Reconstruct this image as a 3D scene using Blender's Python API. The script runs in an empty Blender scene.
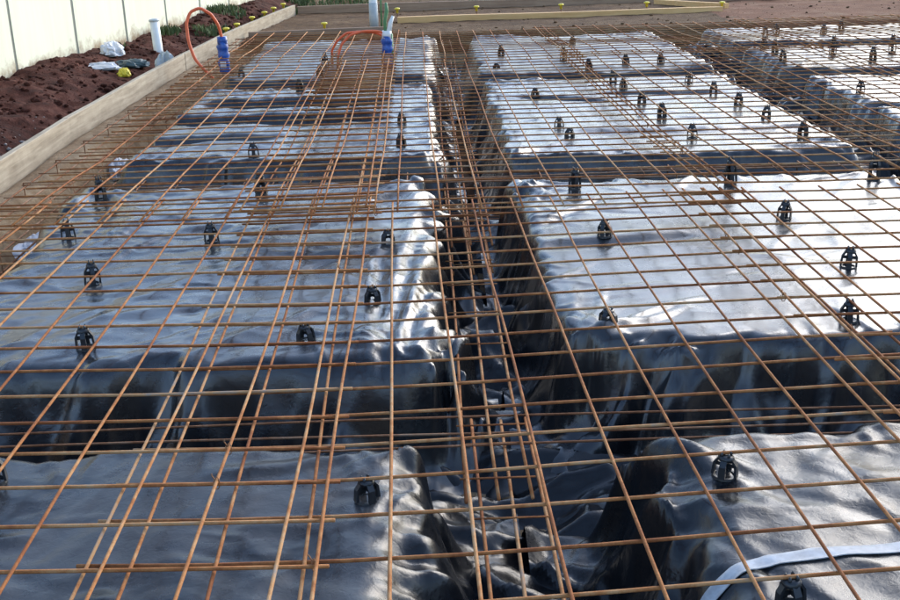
import bpy, math, random
import numpy as np
random.seed(7)
sc = bpy.context.scene
C = sc.collection
Z0 = 0.5                                    # height of the reinforcing mesh above the excavated ground

# ------------------------------------------------------------------ camera
F_PX, PITCH, YAW, ROLL, CAM_H = 1119.5, 0.33934, 0.04011, -0.02741, 1.4334
cy, sy, cp, sp = math.cos(YAW), math.sin(YAW), math.cos(PITCH), math.sin(PITCH)
fwd = np.array([sy*cp, cy*cp, -sp]); rgt = np.array([cy, -sy, 0.0]); upv = np.cross(rgt, fwd)
cr_, sr_ = math.cos(ROLL), math.sin(ROLL)
r2, u2 = rgt*cr_ + upv*sr_, -rgt*sr_ + upv*cr_
cam = bpy.data.objects.new('camera', bpy.data.cameras.new('camera')); C.objects.link(cam)
from mathutils import Matrix, Vector
cam.matrix_world = Matrix(((r2[0], u2[0], -fwd[0], 0.0), (r2[1], u2[1], -fwd[1], 0.0), (r2[2], u2[2], -fwd[2], CAM_H + Z0), (0, 0, 0, 1)))
cam.data.sensor_width = 36.0; cam.data.lens = F_PX/900*36
cam.data.clip_start = 0.05; cam.data.clip_end = 2000
sc.camera = cam

# ------------------------------------------------------------------ sky, sun, exposure
SUN_EL, SUN_AZ = math.radians(27), math.radians(42)      # azimuth clockwise from +Y (ahead, to the right)
w = bpy.data.worlds.new('World'); sc.world = w; w.use_nodes = True
nt = w.node_tree; bg = nt.nodes['Background']
sky = nt.nodes.new('ShaderNodeTexSky'); sky.sky_type = 'NISHITA'; sky.sun_disc = False
sky.sun_elevation = SUN_EL; sky.sun_rotation = SUN_AZ
sky.air_density = 1.0; sky.dust_density = 1.2; sky.ozone_density = 2.0
nt.links.new(sky.outputs[0], bg.inputs[0]); bg.inputs[1].default_value = 0.15
sl = bpy.data.lights.new('sun', 'SUN'); sl.energy = 0.7; sl.angle = math.radians(40); sl.color = (1.0, 0.98, 0.95)
so = bpy.data.objects.new('sun', sl); C.objects.link(so)
sd = Vector((math.sin(SUN_AZ)*math.cos(SUN_EL), math.cos(SUN_AZ)*math.cos(SUN_EL), math.sin(SUN_EL)))
so.rotation_euler = sd.to_track_quat('Z', 'Y').to_euler(); so.location = (0, 0, 20)
sc.view_settings.view_transform = 'Standard'; sc.view_settings.look = 'None'
sc.view_settings.exposure = 1.5; sc.view_settings.gamma = 1.0; sc.view_settings.use_curve_mapping = False

# ------------------------------------------------------------------ helpers
def _hash(ix, iy, seed):
    h = (ix.astype(np.int64)*374761393 + iy.astype(np.int64)*668265263 + seed*1274126177) & 0xffffffff
    h = ((h ^ (h >> 13))*1274126177) & 0xffffffff
    h = h ^ (h >> 16)
    return (h & 0xffffff)/float(0xffffff)
def vn(x, y, seed=0):                                       # value noise 0..1
    ix, iy = np.floor(x), np.floor(y); fx, fy = x-ix, y-iy
    fx = fx*fx*fx*(fx*(fx*6-15)+10); fy = fy*fy*fy*(fy*(fy*6-15)+10)
    a, b = _hash(ix, iy, seed), _hash(ix+1, iy, seed); c, d = _hash(ix, iy+1, seed), _hash(ix+1, iy+1, seed)
    return (a*(1-fx)+b*fx)*(1-fy) + (c*(1-fx)+d*fx)*fy
def fbm(x, y, seed=0, octv=3):
    s, a, t = 0.0, 1.0, 0.0
    for k in range(octv):
        s = s + a*vn(x*2**k + 17.3*k, y*2**k - 9.1*k, seed+k*31); t += a; a *= 0.5
    return s/t
def ridge(x, y, seed=0, octv=2):                            # sharp creases, 0..1
    s, a, t = 0.0, 1.0, 0.0
    for k in range(octv):
        n = vn(x*2.1**k + 5.7*k, y*2.1**k + 3.3*k, seed+k*57); s = s + a*(1-np.abs(2*n-1)); t += a; a *= 0.5
    return s/t
def crumple(x, y, seed, f0=1.6, n=5, slope=0.08):        # creased film: warped triangle folds in several directions
    rr = random.Random(seed); h = 0.0
    wx = x + 0.30*(vn(x*1.3, y*1.3, seed+1)-0.5) + 0.10*(vn(x*4, y*4, seed+3)-0.5); wy = y + 0.30*(vn(x*1.3+8, y*1.3, seed+2)-0.5) + 0.10*(vn(x*4+3, y*4, seed+4)-0.5)
    for k in range(n):
        a = rr.random()*math.pi; f = f0*1.45**k; q = (wx*math.cos(a)+wy*math.sin(a))*f + rr.random()*9
        tri = np.abs((q % 1.0)*2-1); m = sstep(0.38, 0.62, vn(x*f*0.55+k*7.1, y*f*0.55-k*3.7, seed+20+k))
        h = h + (tri-0.5)*m*slope/(2*f)
    return h
def sstep(a, b, x):
    t = np.clip((x-a)/(b-a), 0, 1); return t*t*(3-2*t)

def mesh_np(name, V, F, smooth=False):
    V = np.asarray(V, dtype=np.float32); F = np.asarray(F, dtype=np.int32)
    me = bpy.data.meshes.new(name); n = F.shape[1]
    me.vertices.add(len(V)); me.vertices.foreach_set('co', V.ravel())
    me.loops.add(F.size); me.loops.foreach_set('vertex_index', F.ravel())
    me.polygons.add(len(F)); me.polygons.foreach_set('loop_start', np.arange(0, F.size, n, dtype=np.int32))
    me.polygons.foreach_set('loop_total', np.full(len(F), n, dtype=np.int32))
    if smooth: me.polygons.foreach_set('use_smooth', np.ones(len(F), dtype=bool))
    me.update(calc_edges=True); return me
def grid_faces(nx, ny):
    i, j = np.meshgrid(np.arange(nx-1), np.arange(ny-1), indexing='ij'); k = (i*ny + j).ravel()
    return np.stack([k, k+ny, k+ny+1, k+1], 1)
def link(name, me, mat=None, parent=None, loc=(0, 0, 0)):
    o = bpy.data.objects.new(name, me); C.objects.link(o); o.location = loc
    if mat is not None and me is not None and not me.materials: me.materials.append(mat)
    if parent is not None: o.parent = parent
    return o
def tag(o, label=None, cat=None, group=None, kind=None):
    if label: o['label'] = label
    if cat: o['category'] = cat
    if group: o['group'] = group
    if kind: o['kind'] = kind
    return o
def empty(name, loc): return link(name, None, loc=loc)

class MB:                                                   # small mesh builder
    def __init__(s): s.v = []; s.f = []
    def add(s, V, F):
        k = len(s.v); s.v += [tuple(map(float, p)) for p in V]; s.f += [tuple(int(i)+k for i in f) for f in F]; return s
    def box(s, x0, x1, y0, y1, z0, z1, rot=0.0, c=(0, 0)):
        V = [(x, y, z) for x in (x0, x1) for y in (y0, y1) for z in (z0, z1)]
        if rot:
            ca, sa = math.cos(rot), math.sin(rot); V = [(c[0]+(x-c[0])*ca-(y-c[1])*sa, c[1]+(x-c[0])*sa+(y-c[1])*ca, z) for x, y, z in V]
        return s.add(V, [(0, 1, 3, 2), (4, 6, 7, 5), (0, 4, 5, 1), (2, 3, 7, 6), (0, 2, 6, 4), (1, 5, 7, 3)])
    def tube(s, pts, r, n=6, caps=True):
        P = np.array(pts, float); m = len(P); rr = np.full(m, r) if np.isscalar(r) else np.array(r)
        T = np.gradient(P, axis=0); T /= np.linalg.norm(T, axis=1)[:, None]+1e-12
        ref = np.array([0, 0, 1.0]) if abs(T[:, 2]).mean() < 0.8 else np.array([1.0, 0, 0])
        A = np.cross(T, ref)
        bad = np.linalg.norm(A, axis=1) < 1e-3; A[bad] = np.cross(T[bad], np.array([0.3, 0.9, 0.1]))
        A /= np.linalg.norm(A, axis=1)[:, None]; B = np.cross(A, T)
        an = np.arange(n)*2*math.pi/n
        V = (P[:, None, :] + rr[:, None, None]*(np.cos(an)[None, :, None]*A[:, None, :] + np.sin(an)[None, :, None]*B[:, None, :])).reshape(-1, 3)
        F = [(a*n+k, a*n+(k+1) % n, (a+1)*n+(k+1) % n, (a+1)*n+k) for a in range(m-1) for k in range(n)]
        if caps: F += [tuple(range(n))[::-1], tuple((m-1)*n+k for k in range(n))]
        return s.add(V, F)
    def build(s, name, mat, parent=None, smooth=False, loc=(0, 0, 0)):
        me = bpy.data.meshes.new(name); me.from_pydata(s.v, [], s.f)
        if smooth: me.polygons.foreach_set('use_smooth', np.ones(len(me.polygons), dtype=bool))
        me.update(); return link(name, me, mat, parent, loc)

# ------------------------------------------------------------------ materials
def newmat(name):
    m = bpy.data.materials.new(name); m.use_nodes = True; n = m.node_tree; return m, n, n.nodes['Principled BSDF']
def tex(n, scale, detail=4.0, rough=0.6, vec=None, dist=0.0):
    t = n.nodes.new('ShaderNodeTexNoise'); t.inputs['Scale'].default_value = scale; t.inputs['Detail'].default_value = detail
    t.inputs['Roughness'].default_value = rough; t.inputs['Distortion'].default_value = dist
    if vec is not None: n.links.new(vec, t.inputs['Vector'])
    return t
def coords(n, scale=(1, 1, 1), world=True):
    if world:
        g = n.nodes.new('ShaderNodeNewGeometry').outputs['Position']
    else: g = n.nodes.new('ShaderNodeTexCoord').outputs['Object']
    mp = n.nodes.new('ShaderNodeMapping'); mp.inputs['Scale'].default_value = scale; n.links.new(g, mp.inputs['Vector']); return mp.outputs[0]
def ramp(n, fac, stops):
    r = n.nodes.new('ShaderNodeValToRGB'); e = r.color_ramp.elements
    while len(e) < len(stops): e.new(0.5)
    for k, (p, c) in enumerate(stops): e[k].position = p; e[k].color = (*c, 1) if len(c) == 3 else c
    n.links.new(fac, r.inputs['Fac']); return r.outputs['Color']
def bump(n, b, h, strength, dist):
    bn = n.nodes.new('ShaderNodeBump'); bn.inputs['Strength'].default_value = strength; bn.inputs['Distance'].default_value = dist
    n.links.new(h, bn.inputs['Height']); n.links.new(bn.outputs[0], b.inputs['Normal'])
def g3(v): return (v, v, v)

def plastic(name, dust, r0, r1, dustcol=(0.20, 0.20, 0.20), coat=0.35, fine=0.35, crink=0.6, spec=0.6):
    m, n, b = newmat(name)
    v = coords(n)
    d1 = tex(n, 2.3, 6, 0.65, v, 0.6); d2 = tex(n, 11.0, 5, 0.7, v)
    mix = n.nodes.new('ShaderNodeMath'); mix.operation = 'MULTIPLY_ADD'; mix.inputs[1].default_value = 0.45
    n.links.new(d2.outputs[0], mix.inputs[0]); n.links.new(d1.outputs[0], mix.inputs[2])
    lo = (0.006, 0.0065, 0.008)
    col = ramp(n, mix.outputs[0], [(0.64-dust*0.15, lo), (0.76, tuple(lo[k]+(dustcol[k]-lo[k])*dust*0.5 for k in range(3))), (0.98, tuple(lo[k]+(dustcol[k]-lo[k])*dust for k in range(3)))])
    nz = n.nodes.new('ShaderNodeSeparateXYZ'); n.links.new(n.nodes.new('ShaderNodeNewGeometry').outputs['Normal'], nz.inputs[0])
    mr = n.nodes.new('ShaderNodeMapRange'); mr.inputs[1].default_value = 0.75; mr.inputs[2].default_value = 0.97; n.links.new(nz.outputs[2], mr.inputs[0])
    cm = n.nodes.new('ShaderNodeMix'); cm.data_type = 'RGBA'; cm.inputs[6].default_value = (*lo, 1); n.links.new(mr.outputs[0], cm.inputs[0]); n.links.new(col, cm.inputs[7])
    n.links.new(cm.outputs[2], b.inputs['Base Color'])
    rg = ramp(n, mix.outputs[0], [(0.4, g3(r0)), (0.95, g3(r1))]); n.links.new(rg, b.inputs['Roughness'])
    b.inputs['IOR'].default_value = 1.6; b.inputs['Specular IOR Level'].default_value = spec
    b.inputs['Coat Weight'].default_value = coat; b.inputs['Coat Roughness'].default_value = r0*0.8; b.inputs['Coat IOR'].default_value = 1.5
    vs = coords(n, (1.0, 1.9, 1.0))
    rd = n.nodes.new('ShaderNodeTexNoise'); rd.noise_type = 'RIDGED_MULTIFRACTAL'; rd.normalize = True; n.links.new(vs, rd.inputs['Vector'])
    rd.inputs['Scale'].default_value = 3.4; rd.inputs['Detail'].default_value = 5.0; rd.inputs['Roughness'].default_value = 0.55; rd.inputs['Distortion'].default_value = 0.7
    pw = n.nodes.new('ShaderNodeMath'); pw.operation = 'POWER'; pw.inputs[1].default_value = 2.5; n.links.new(rd.outputs[0], pw.inputs[0])
    b1 = n.nodes.new('ShaderNodeBump'); b1.inputs['Strength'].default_value = crink; b1.inputs['Distance'].default_value = 0.02; n.links.new(pw.outputs[0], b1.inputs['Height'])
    f = tex(n, 38, 4, 0.6, v, 0.8); bump(n, b, f.outputs[0], fine, 0.004)
    for nd in n.nodes:
        if nd.type == 'BUMP' and nd != b1: n.links.new(b1.outputs[0], nd.inputs['Normal'])
    return m
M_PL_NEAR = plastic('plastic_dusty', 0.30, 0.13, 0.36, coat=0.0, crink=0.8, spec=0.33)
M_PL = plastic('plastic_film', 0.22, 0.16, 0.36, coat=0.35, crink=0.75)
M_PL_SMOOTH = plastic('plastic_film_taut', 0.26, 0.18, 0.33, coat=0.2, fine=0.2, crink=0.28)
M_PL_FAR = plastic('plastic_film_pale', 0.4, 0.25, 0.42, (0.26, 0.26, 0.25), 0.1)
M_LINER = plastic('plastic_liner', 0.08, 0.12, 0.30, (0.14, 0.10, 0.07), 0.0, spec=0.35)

def soil(name, a, b_, c_, sc1=9.0, bs=0.9):
    m, n, b = newmat(name); v = coords(n)
    t = tex(n, sc1, 8, 0.7, v); t2 = tex(n, sc1*0.18, 4, 0.6, v)
    mx = n.nodes.new('ShaderNodeMath'); mx.operation = 'MULTIPLY_ADD'; mx.inputs[1].default_value = 0.6
    n.links.new(t2.outputs[0], mx.inputs[0]); n.links.new(t.outputs[0], mx.inputs[2])
    n.links.new(ramp(n, mx.outputs[0], [(0.55, a), (0.8, b_), (1.05, c_)]), b.inputs['Base Color'])
    b.inputs['Roughness'].default_value = 0.95; b.inputs['Specular IOR Level'].default_value = 0.2
    t3 = tex(n, sc1*5, 6, 0.7, v); bump(n, b, t3.outputs[0], bs, 0.02)
    return m
M_SOIL = soil('red_soil', (0.018, 0.0055, 0.004), (0.060, 0.017, 0.010), (0.13, 0.05, 0.034))
M_TAN = soil('tan_soil', (0.16, 0.10, 0.055), (0.26, 0.175, 0.10), (0.36, 0.27, 0.17))
M_BROWN = soil('brown_soil', (0.06, 0.033, 0.016), (0.12, 0.066, 0.031), (0.19, 0.118, 0.06))
M_TERRA = soil('terracotta_soil', (0.11, 0.046, 0.024), (0.19, 0.082, 0.042), (0.22, 0.13, 0.075), 3.0)
M_DARKSOIL = soil('trench_soil', (0.05, 0.026, 0.015), (0.11, 0.055, 0.03), (0.18, 0.10, 0.055))

def wood(name, a, b_, stretch=(30, 1.5, 30)):
    m, n, b = newmat(name); v = coords(n, stretch)
    t = tex(n, 1.0, 6, 0.65, v, 0.4); v2 = coords(n); t2 = tex(n, 4.0, 5, 0.7, v2)
    mx = n.nodes.new('ShaderNodeMath'); mx.operation = 'MULTIPLY_ADD'; mx.inputs[1].default_value = 0.5
    n.links.new(t2.outputs[0], mx.inputs[0]); n.links.new(t.outputs[0], mx.inputs[2])
    n.links.new(ramp(n, mx.outputs[0], [(0.5, a), (0.95, b_)]), b.inputs['Base Color']); b.inputs['Roughness'].default_value = 0.8
    bump(n, b, t.outputs[0], 0.4, 0.004); return m
M_WOOD = wood('form_timber', (0.20, 0.155, 0.10), (0.44, 0.37, 0.27))
M_WOODX = wood('pale_timber', (0.58, 0.31, 0.11), (0.74, 0.46, 0.20), (1.5, 30, 30))
M_WOODBR = wood('brown_timber', (0.24, 0.14, 0.085), (0.38, 0.25, 0.16), (1.5, 30, 30))

def rust(name, a, b_, c_):
    m, n, b = newmat(name); v = coords(n)
    t = tex(n, 16.0, 6, 0.8, v); t2 = tex(n, 2.0, 3, 0.6, v); oi = n.nodes.new('ShaderNodeObjectInfo')
    mx = n.nodes.new('ShaderNodeMath'); mx.operation = 'MULTIPLY_ADD'; mx.inputs[1].default_value = 0.8
    n.links.new(t2.outputs[0], mx.inputs[0]); n.links.new(t.outputs[0], mx.inputs[2])
    m2 = n.nodes.new('ShaderNodeMath'); m2.operation = 'MULTIPLY_ADD'; m2.inputs[1].default_value = 0.28
    n.links.new(oi.outputs['Random'], m2.inputs[0]); n.links.new(mx.outputs[0], m2.inputs[2])
    grey = tuple(0.5*(c_[0]+c_[1])*k for k in (0.8, 0.66, 0.56))
    m3 = n.nodes.new('ShaderNodeMath'); m3.operation = 'MULTIPLY'; m3.inputs[1].default_value = 0.6; n.links.new(m2.outputs[0], m3.inputs[0])
    n.links.new(ramp(n, m3.outputs[0], [(0.50, a), (0.62, b_), (0.74, c_), (0.86, grey)]), b.inputs['Base Color'])
    b.inputs['Roughness'].default_value = 0.85; b.inputs['Specular IOR Level'].default_value = 0.25
    t3 = tex(n, 240, 2, 0.5, v); bump(n, b, t3.outputs[0], 0.6, 0.0015); return m
M_RUST = rust('rusted_steel', (0.21, 0.068, 0.022), (0.34, 0.135, 0.044), (0.43, 0.24, 0.11))
M_RUST2 = rust('dull_steel', (0.15, 0.06, 0.025), (0.25, 0.11, 0.05), (0.33, 0.20, 0.12))

def plain(name, col, rough=0.5, var=0.25, scale=25.0, spec=0.5):
    m, n, b = newmat(name); v = coords(n); t = tex(n, scale, 5, 0.65, v)
    n.links.new(ramp(n, t.outputs[0], [(0.3, tuple(c*(1-var) for c in col)), (0.7, tuple(min(1, c*(1+var*0.5)) for c in col))]), b.inputs['Base Color'])
    b.inputs['Roughness'].default_value = rough; b.inputs['Specular IOR Level'].default_value = spec
    bump(n, b, t.outputs[0], 0.15, 0.002); return m
M_CHAIR = plain('chair_plastic', (0.018, 0.02, 0.023), 0.38, 0.3, 60)
M_PVC = plain('white_pvc', (0.74, 0.74, 0.72), 0.35, 0.12, 9)
M_GREYPVC = plain('grey_plastic', (0.42, 0.45, 0.45), 0.45, 0.15, 9)
M_BLUE = plain('blue_film', (0.02, 0.085, 0.36), 0.35, 0.45, 30)
M_ORANGE = plain('orange_conduit', (0.72, 0.12, 0.035), 0.45, 0.15, 30)
M_YELLOW = plain('yellow_cap', (0.78, 0.62, 0.05), 0.5, 0.15, 30)
M_GREEN = plain('green_hose', (0.10, 0.24, 0.10), 0.5, 0.2, 30)
def fence_mat():
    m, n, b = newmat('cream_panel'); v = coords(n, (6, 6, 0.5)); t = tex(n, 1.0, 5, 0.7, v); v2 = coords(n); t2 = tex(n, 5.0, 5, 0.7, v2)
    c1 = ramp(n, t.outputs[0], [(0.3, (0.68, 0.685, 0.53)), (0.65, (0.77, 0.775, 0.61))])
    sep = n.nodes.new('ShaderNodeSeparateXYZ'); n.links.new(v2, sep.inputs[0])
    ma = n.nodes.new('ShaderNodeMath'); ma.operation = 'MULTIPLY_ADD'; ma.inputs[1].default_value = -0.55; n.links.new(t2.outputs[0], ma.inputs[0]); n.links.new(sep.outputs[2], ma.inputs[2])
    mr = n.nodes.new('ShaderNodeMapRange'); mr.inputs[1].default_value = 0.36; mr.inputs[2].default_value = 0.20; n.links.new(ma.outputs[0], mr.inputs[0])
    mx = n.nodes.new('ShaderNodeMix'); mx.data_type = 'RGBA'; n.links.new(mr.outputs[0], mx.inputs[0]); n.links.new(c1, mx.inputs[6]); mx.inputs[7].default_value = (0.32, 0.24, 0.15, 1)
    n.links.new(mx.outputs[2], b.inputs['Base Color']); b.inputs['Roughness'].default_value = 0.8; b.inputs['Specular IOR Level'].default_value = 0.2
    bump(n, b, t2.outputs[0], 0.2, 0.004); return m
M_FENCE = fence_mat()
M_POST = plain('grey_green_post', (0.22, 0.225, 0.19), 0.8, 0.2, 6, 0.2)
M_TAPE = plain('white_tape', (0.42, 0.45, 0.48), 0.5, 0.3, 30)
M_BAG = plain('white_bag', (0.66, 0.65, 0.66), 0.45, 0.2, 14)
M_TEALBAG = plain('teal_bag', (0.03, 0.06, 0.065), 0.4, 0.3, 14)
M_WIRE = plain('grey_wire', (0.22, 0.19, 0.17), 0.45, 0.2, 60)

def leafmat():
    m, n, b = newmat('weed_leaf'); v = coords(n); t = tex(n, 6, 4, 0.6, v)
    n.links.new(ramp(n, t.outputs[0], [(0.35, (0.035, 0.06, 0.014)), (0.65, (0.11, 0.15, 0.045))]), b.inputs['Base Color'])
    b.inputs['Roughness'].default_value = 0.7; return m
M_LEAF = leafmat()

# ------------------------------------------------------------------ frame of the excavation (turned a little to the mesh)
TH = math.radians(1.45); PC = (0.3, 3.5)
def S(X, Y):
    dx, dy = np.asarray(X)-PC[0], np.asarray(Y)-PC[1]
    return PC[0]+dx*math.cos(TH)+dy*math.sin(TH), PC[1]-dx*math.sin(TH)+dy*math.cos(TH)
def Sinv(x, y):
    dx, dy = np.asarray(x)-PC[0], np.asarray(y)-PC[1]
    return PC[0]+dx*math.cos(TH)-dy*math.sin(TH), PC[1]+dx*math.sin(TH)+dy*math.cos(TH)

TOP = -0.062          # pod top below the mesh
FLOOR = -0.53         # trench floor

# board line and fence line on the left (world)
BOARD = [(-2.415, 1.0), (-2.40, 4.6), (-2.395, 8.2), (-2.20, 11.9), (-1.90, 15.0), (-1.53, 17.7)]
FENCE0, FDIR = np.array([-3.65, 11.07]), np.array([1.04, 6.86])/math.hypot(1.04, 6.86)
def board_x(y): return np.interp(y, [p[1] for p in BOARD], [p[0] for p in BOARD])
def fence_x(y): return FENCE0[0] + (np.asarray(y)-FENCE0[1])*FDIR[0]/FDIR[1]

# ------------------------------------------------------------------ ground
def ground_z(x, y):
    bx, fx = board_x(y), fence_x(y)
    left = sstep(0.03, -0.02, x-bx)                          # outside the board
    far = sstep(14.0, 14.5, y)
    t = np.clip((bx-x)/np.maximum(bx-fx, 0.3), 0, 1.6)
    bank = -0.22 + 0.22*sstep(0.1, 0.9, t) + 0.16*(fbm(x*2.2, y*1.6, 3, 4)-0.5)*sstep(0.0, 0.2, t) + 0.05*(fbm(x*9, y*9, 5, 3)-0.5)
    bank = bank + 0.05*np.exp(-((x-fx-0.25)**2)/0.05)*fbm(x*0+1.3, y*1.1, 12, 3)
    edge = sstep(-1.93, -2.02, Sinv(x, y)[0])
    bank = bank + 0.10*np.exp(-((x+2.72)**2+(y-13.0)**2*0.5)/0.10) + 0.05*(ridge(x*4.2, y*3.6, 15, 3)-0.5)*sstep(0.05, 0.3, t)
    inside = FLOOR-0.03 + edge*(0.22 + 0.24*sstep(-2.12, -2.34, Sinv(x, y)[0])) + 0.02*(fbm(x*3, y*3, 8, 3)-0.5)
    farz = -0.09 + 0.05*(fbm(x*0.8, y*1.2, 21, 4)-0.5) + 0.03*(fbm(x*5, y*5, 22, 3)-0.5) + 0.05*sstep(17.5, 26, y)
    z = inside*(1-far) + farz*far
    return z*(1-left) + bank*left
def spaced(*segs):
    out = []
    for a, b, s in segs: out += list(np.arange(a, b, s))
    return np.array(out + [segs[-1][1]])
gx = spaced((-600, -60, 60), (-60, -8, 6), (-8, -4.6, 0.4), (-4.6, -1.4, 0.035), (-1.4, 9, 0.2), (9, 60, 6), (60, 600, 60))
gy = spaced((-300, -20, 40), (-20, 3, 1.0), (3, 21, 0.05), (21, 40, 0.5), (40, 120, 8), (120, 900, 80))
X, Y = np.meshgrid(gx, gy, indexing='ij'); Zg = ground_z(X, Y) + Z0
gme = mesh_np('ground', np.stack([X.ravel(), Y.ravel(), Zg.ravel()], 1), grid_faces(len(gx), len(gy)), True)
for m_ in (M_SOIL, M_TAN, M_BROWN, M_TERRA): gme.materials.append(m_)
fi = grid_faces(len(gx), len(gy))
cx = (X.ravel()[fi].mean(1)); cyy = (Y.ravel()[fi].mean(1))
mi = np.where(cx < board_x(cyy)-0.02, 0, np.where(cyy > 14.25, np.where(cx + 0.6*fbm(cx*2, cyy*2, 4, 3) > 4.7, 3, 2), 1))
gme.polygons.foreach_set('material_index', mi.astype(np.int32))
tag(link('ground', gme), kind='structure')

# ------------------------------------------------------------------ plastic covered pods
PODS = {}
def make_creases(P):
    rr = random.Random(P['seed']*3+1); out = []
    x0, x1, y0, y1 = P['x0'], P['x1'], P['y0'], P['y1']; a = P.get('ang', 0.2); dn = P.get('dens', 1.0)
    for k in range(int((x1-x0)*(y1-y0)*9*dn)):                       # loose creases over the top
        L = (0.12+0.75*rr.random()**1.6)*P.get('clen', 1.0); out.append((rr.uniform(x0, x1), rr.uniform(y0, y1), a+rr.gauss(0, 0.55), L, 0.018+0.022*rr.random(), (0.0025+0.006*rr.random())*rr.choice((1, 1, -1))*P.get('wr', 1)))
    for (cx_, cy_) in ((x0, y0), (x1, y0), (x0, y1), (x1, y1)):      # pleats fanning out of the corners
        ba = math.atan2((y0+y1)/2-cy_, (x0+x1)/2-cx_)
        for k in range(9):
            an = ba+rr.uniform(-0.95, 0.95); L = 0.3+0.55*rr.random(); out.append((cx_+math.cos(an)*L*0.45, cy_+math.sin(an)*L*0.45, an, L, 0.018+0.02*rr.random(), 0.007+0.011*rr.random()))
    for side in range(4):                                            # pulls running in from the edges
        ln = (x1-x0) if side < 2 else (y1-y0)
        for k in range(int(ln*7)):
            t = rr.random(); L = 0.12+0.40*rr.random()**2; dv = rr.gauss(0, 0.5)
            if side == 0: c_ = (x0+t*(x1-x0), y0+L*0.3, math.pi/2+dv)
            elif side == 1: c_ = (x0+t*(x1-x0), y1-L*0.3, math.pi/2+dv)
            elif side == 2: c_ = (x0+L*0.3, y0+t*(y1-y0), dv)
            else: c_ = (x1-L*0.3, y0+t*(y1-y0), dv)
            out.append((*c_, L, 0.016+0.016*rr.random(), 0.004+0.007*rr.random()))
    P['cre'] = out
def creases(P, X, Y):
    h = np.zeros_like(X)
    if 'cre' not in P: make_creases(P)
    grid = X.ndim == 2
    for (cx_, cy_, an, L, w_, A) in P['cre']:
        R_ = L/2+w_
        if grid:
            i0, i1 = np.searchsorted(X[:, 0], (cx_-R_, cx_+R_)); j0, j1 = np.searchsorted(Y[0], (cy_-R_, cy_+R_))
            if i1 <= i0 or j1 <= j0: continue
            sl_ = (slice(i0, i1), slice(j0, j1))
        else: sl_ = slice(None)
        dx, dy = X[sl_]-cx_, Y[sl_]-cy_; s_ = (dx*math.cos(an)+dy*math.sin(an))/(L/2); n_ = -dx*math.sin(an)+dy*math.cos(an)+0.03*L*np.sin(3*s_+A*900)
        h[sl_] += A*np.clip(1-np.abs(n_)/w_*np.where(n_ > 0, 1.0, 0.6), 0, None)*np.clip(1-s_*s_, 0, None)
    return h
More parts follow.
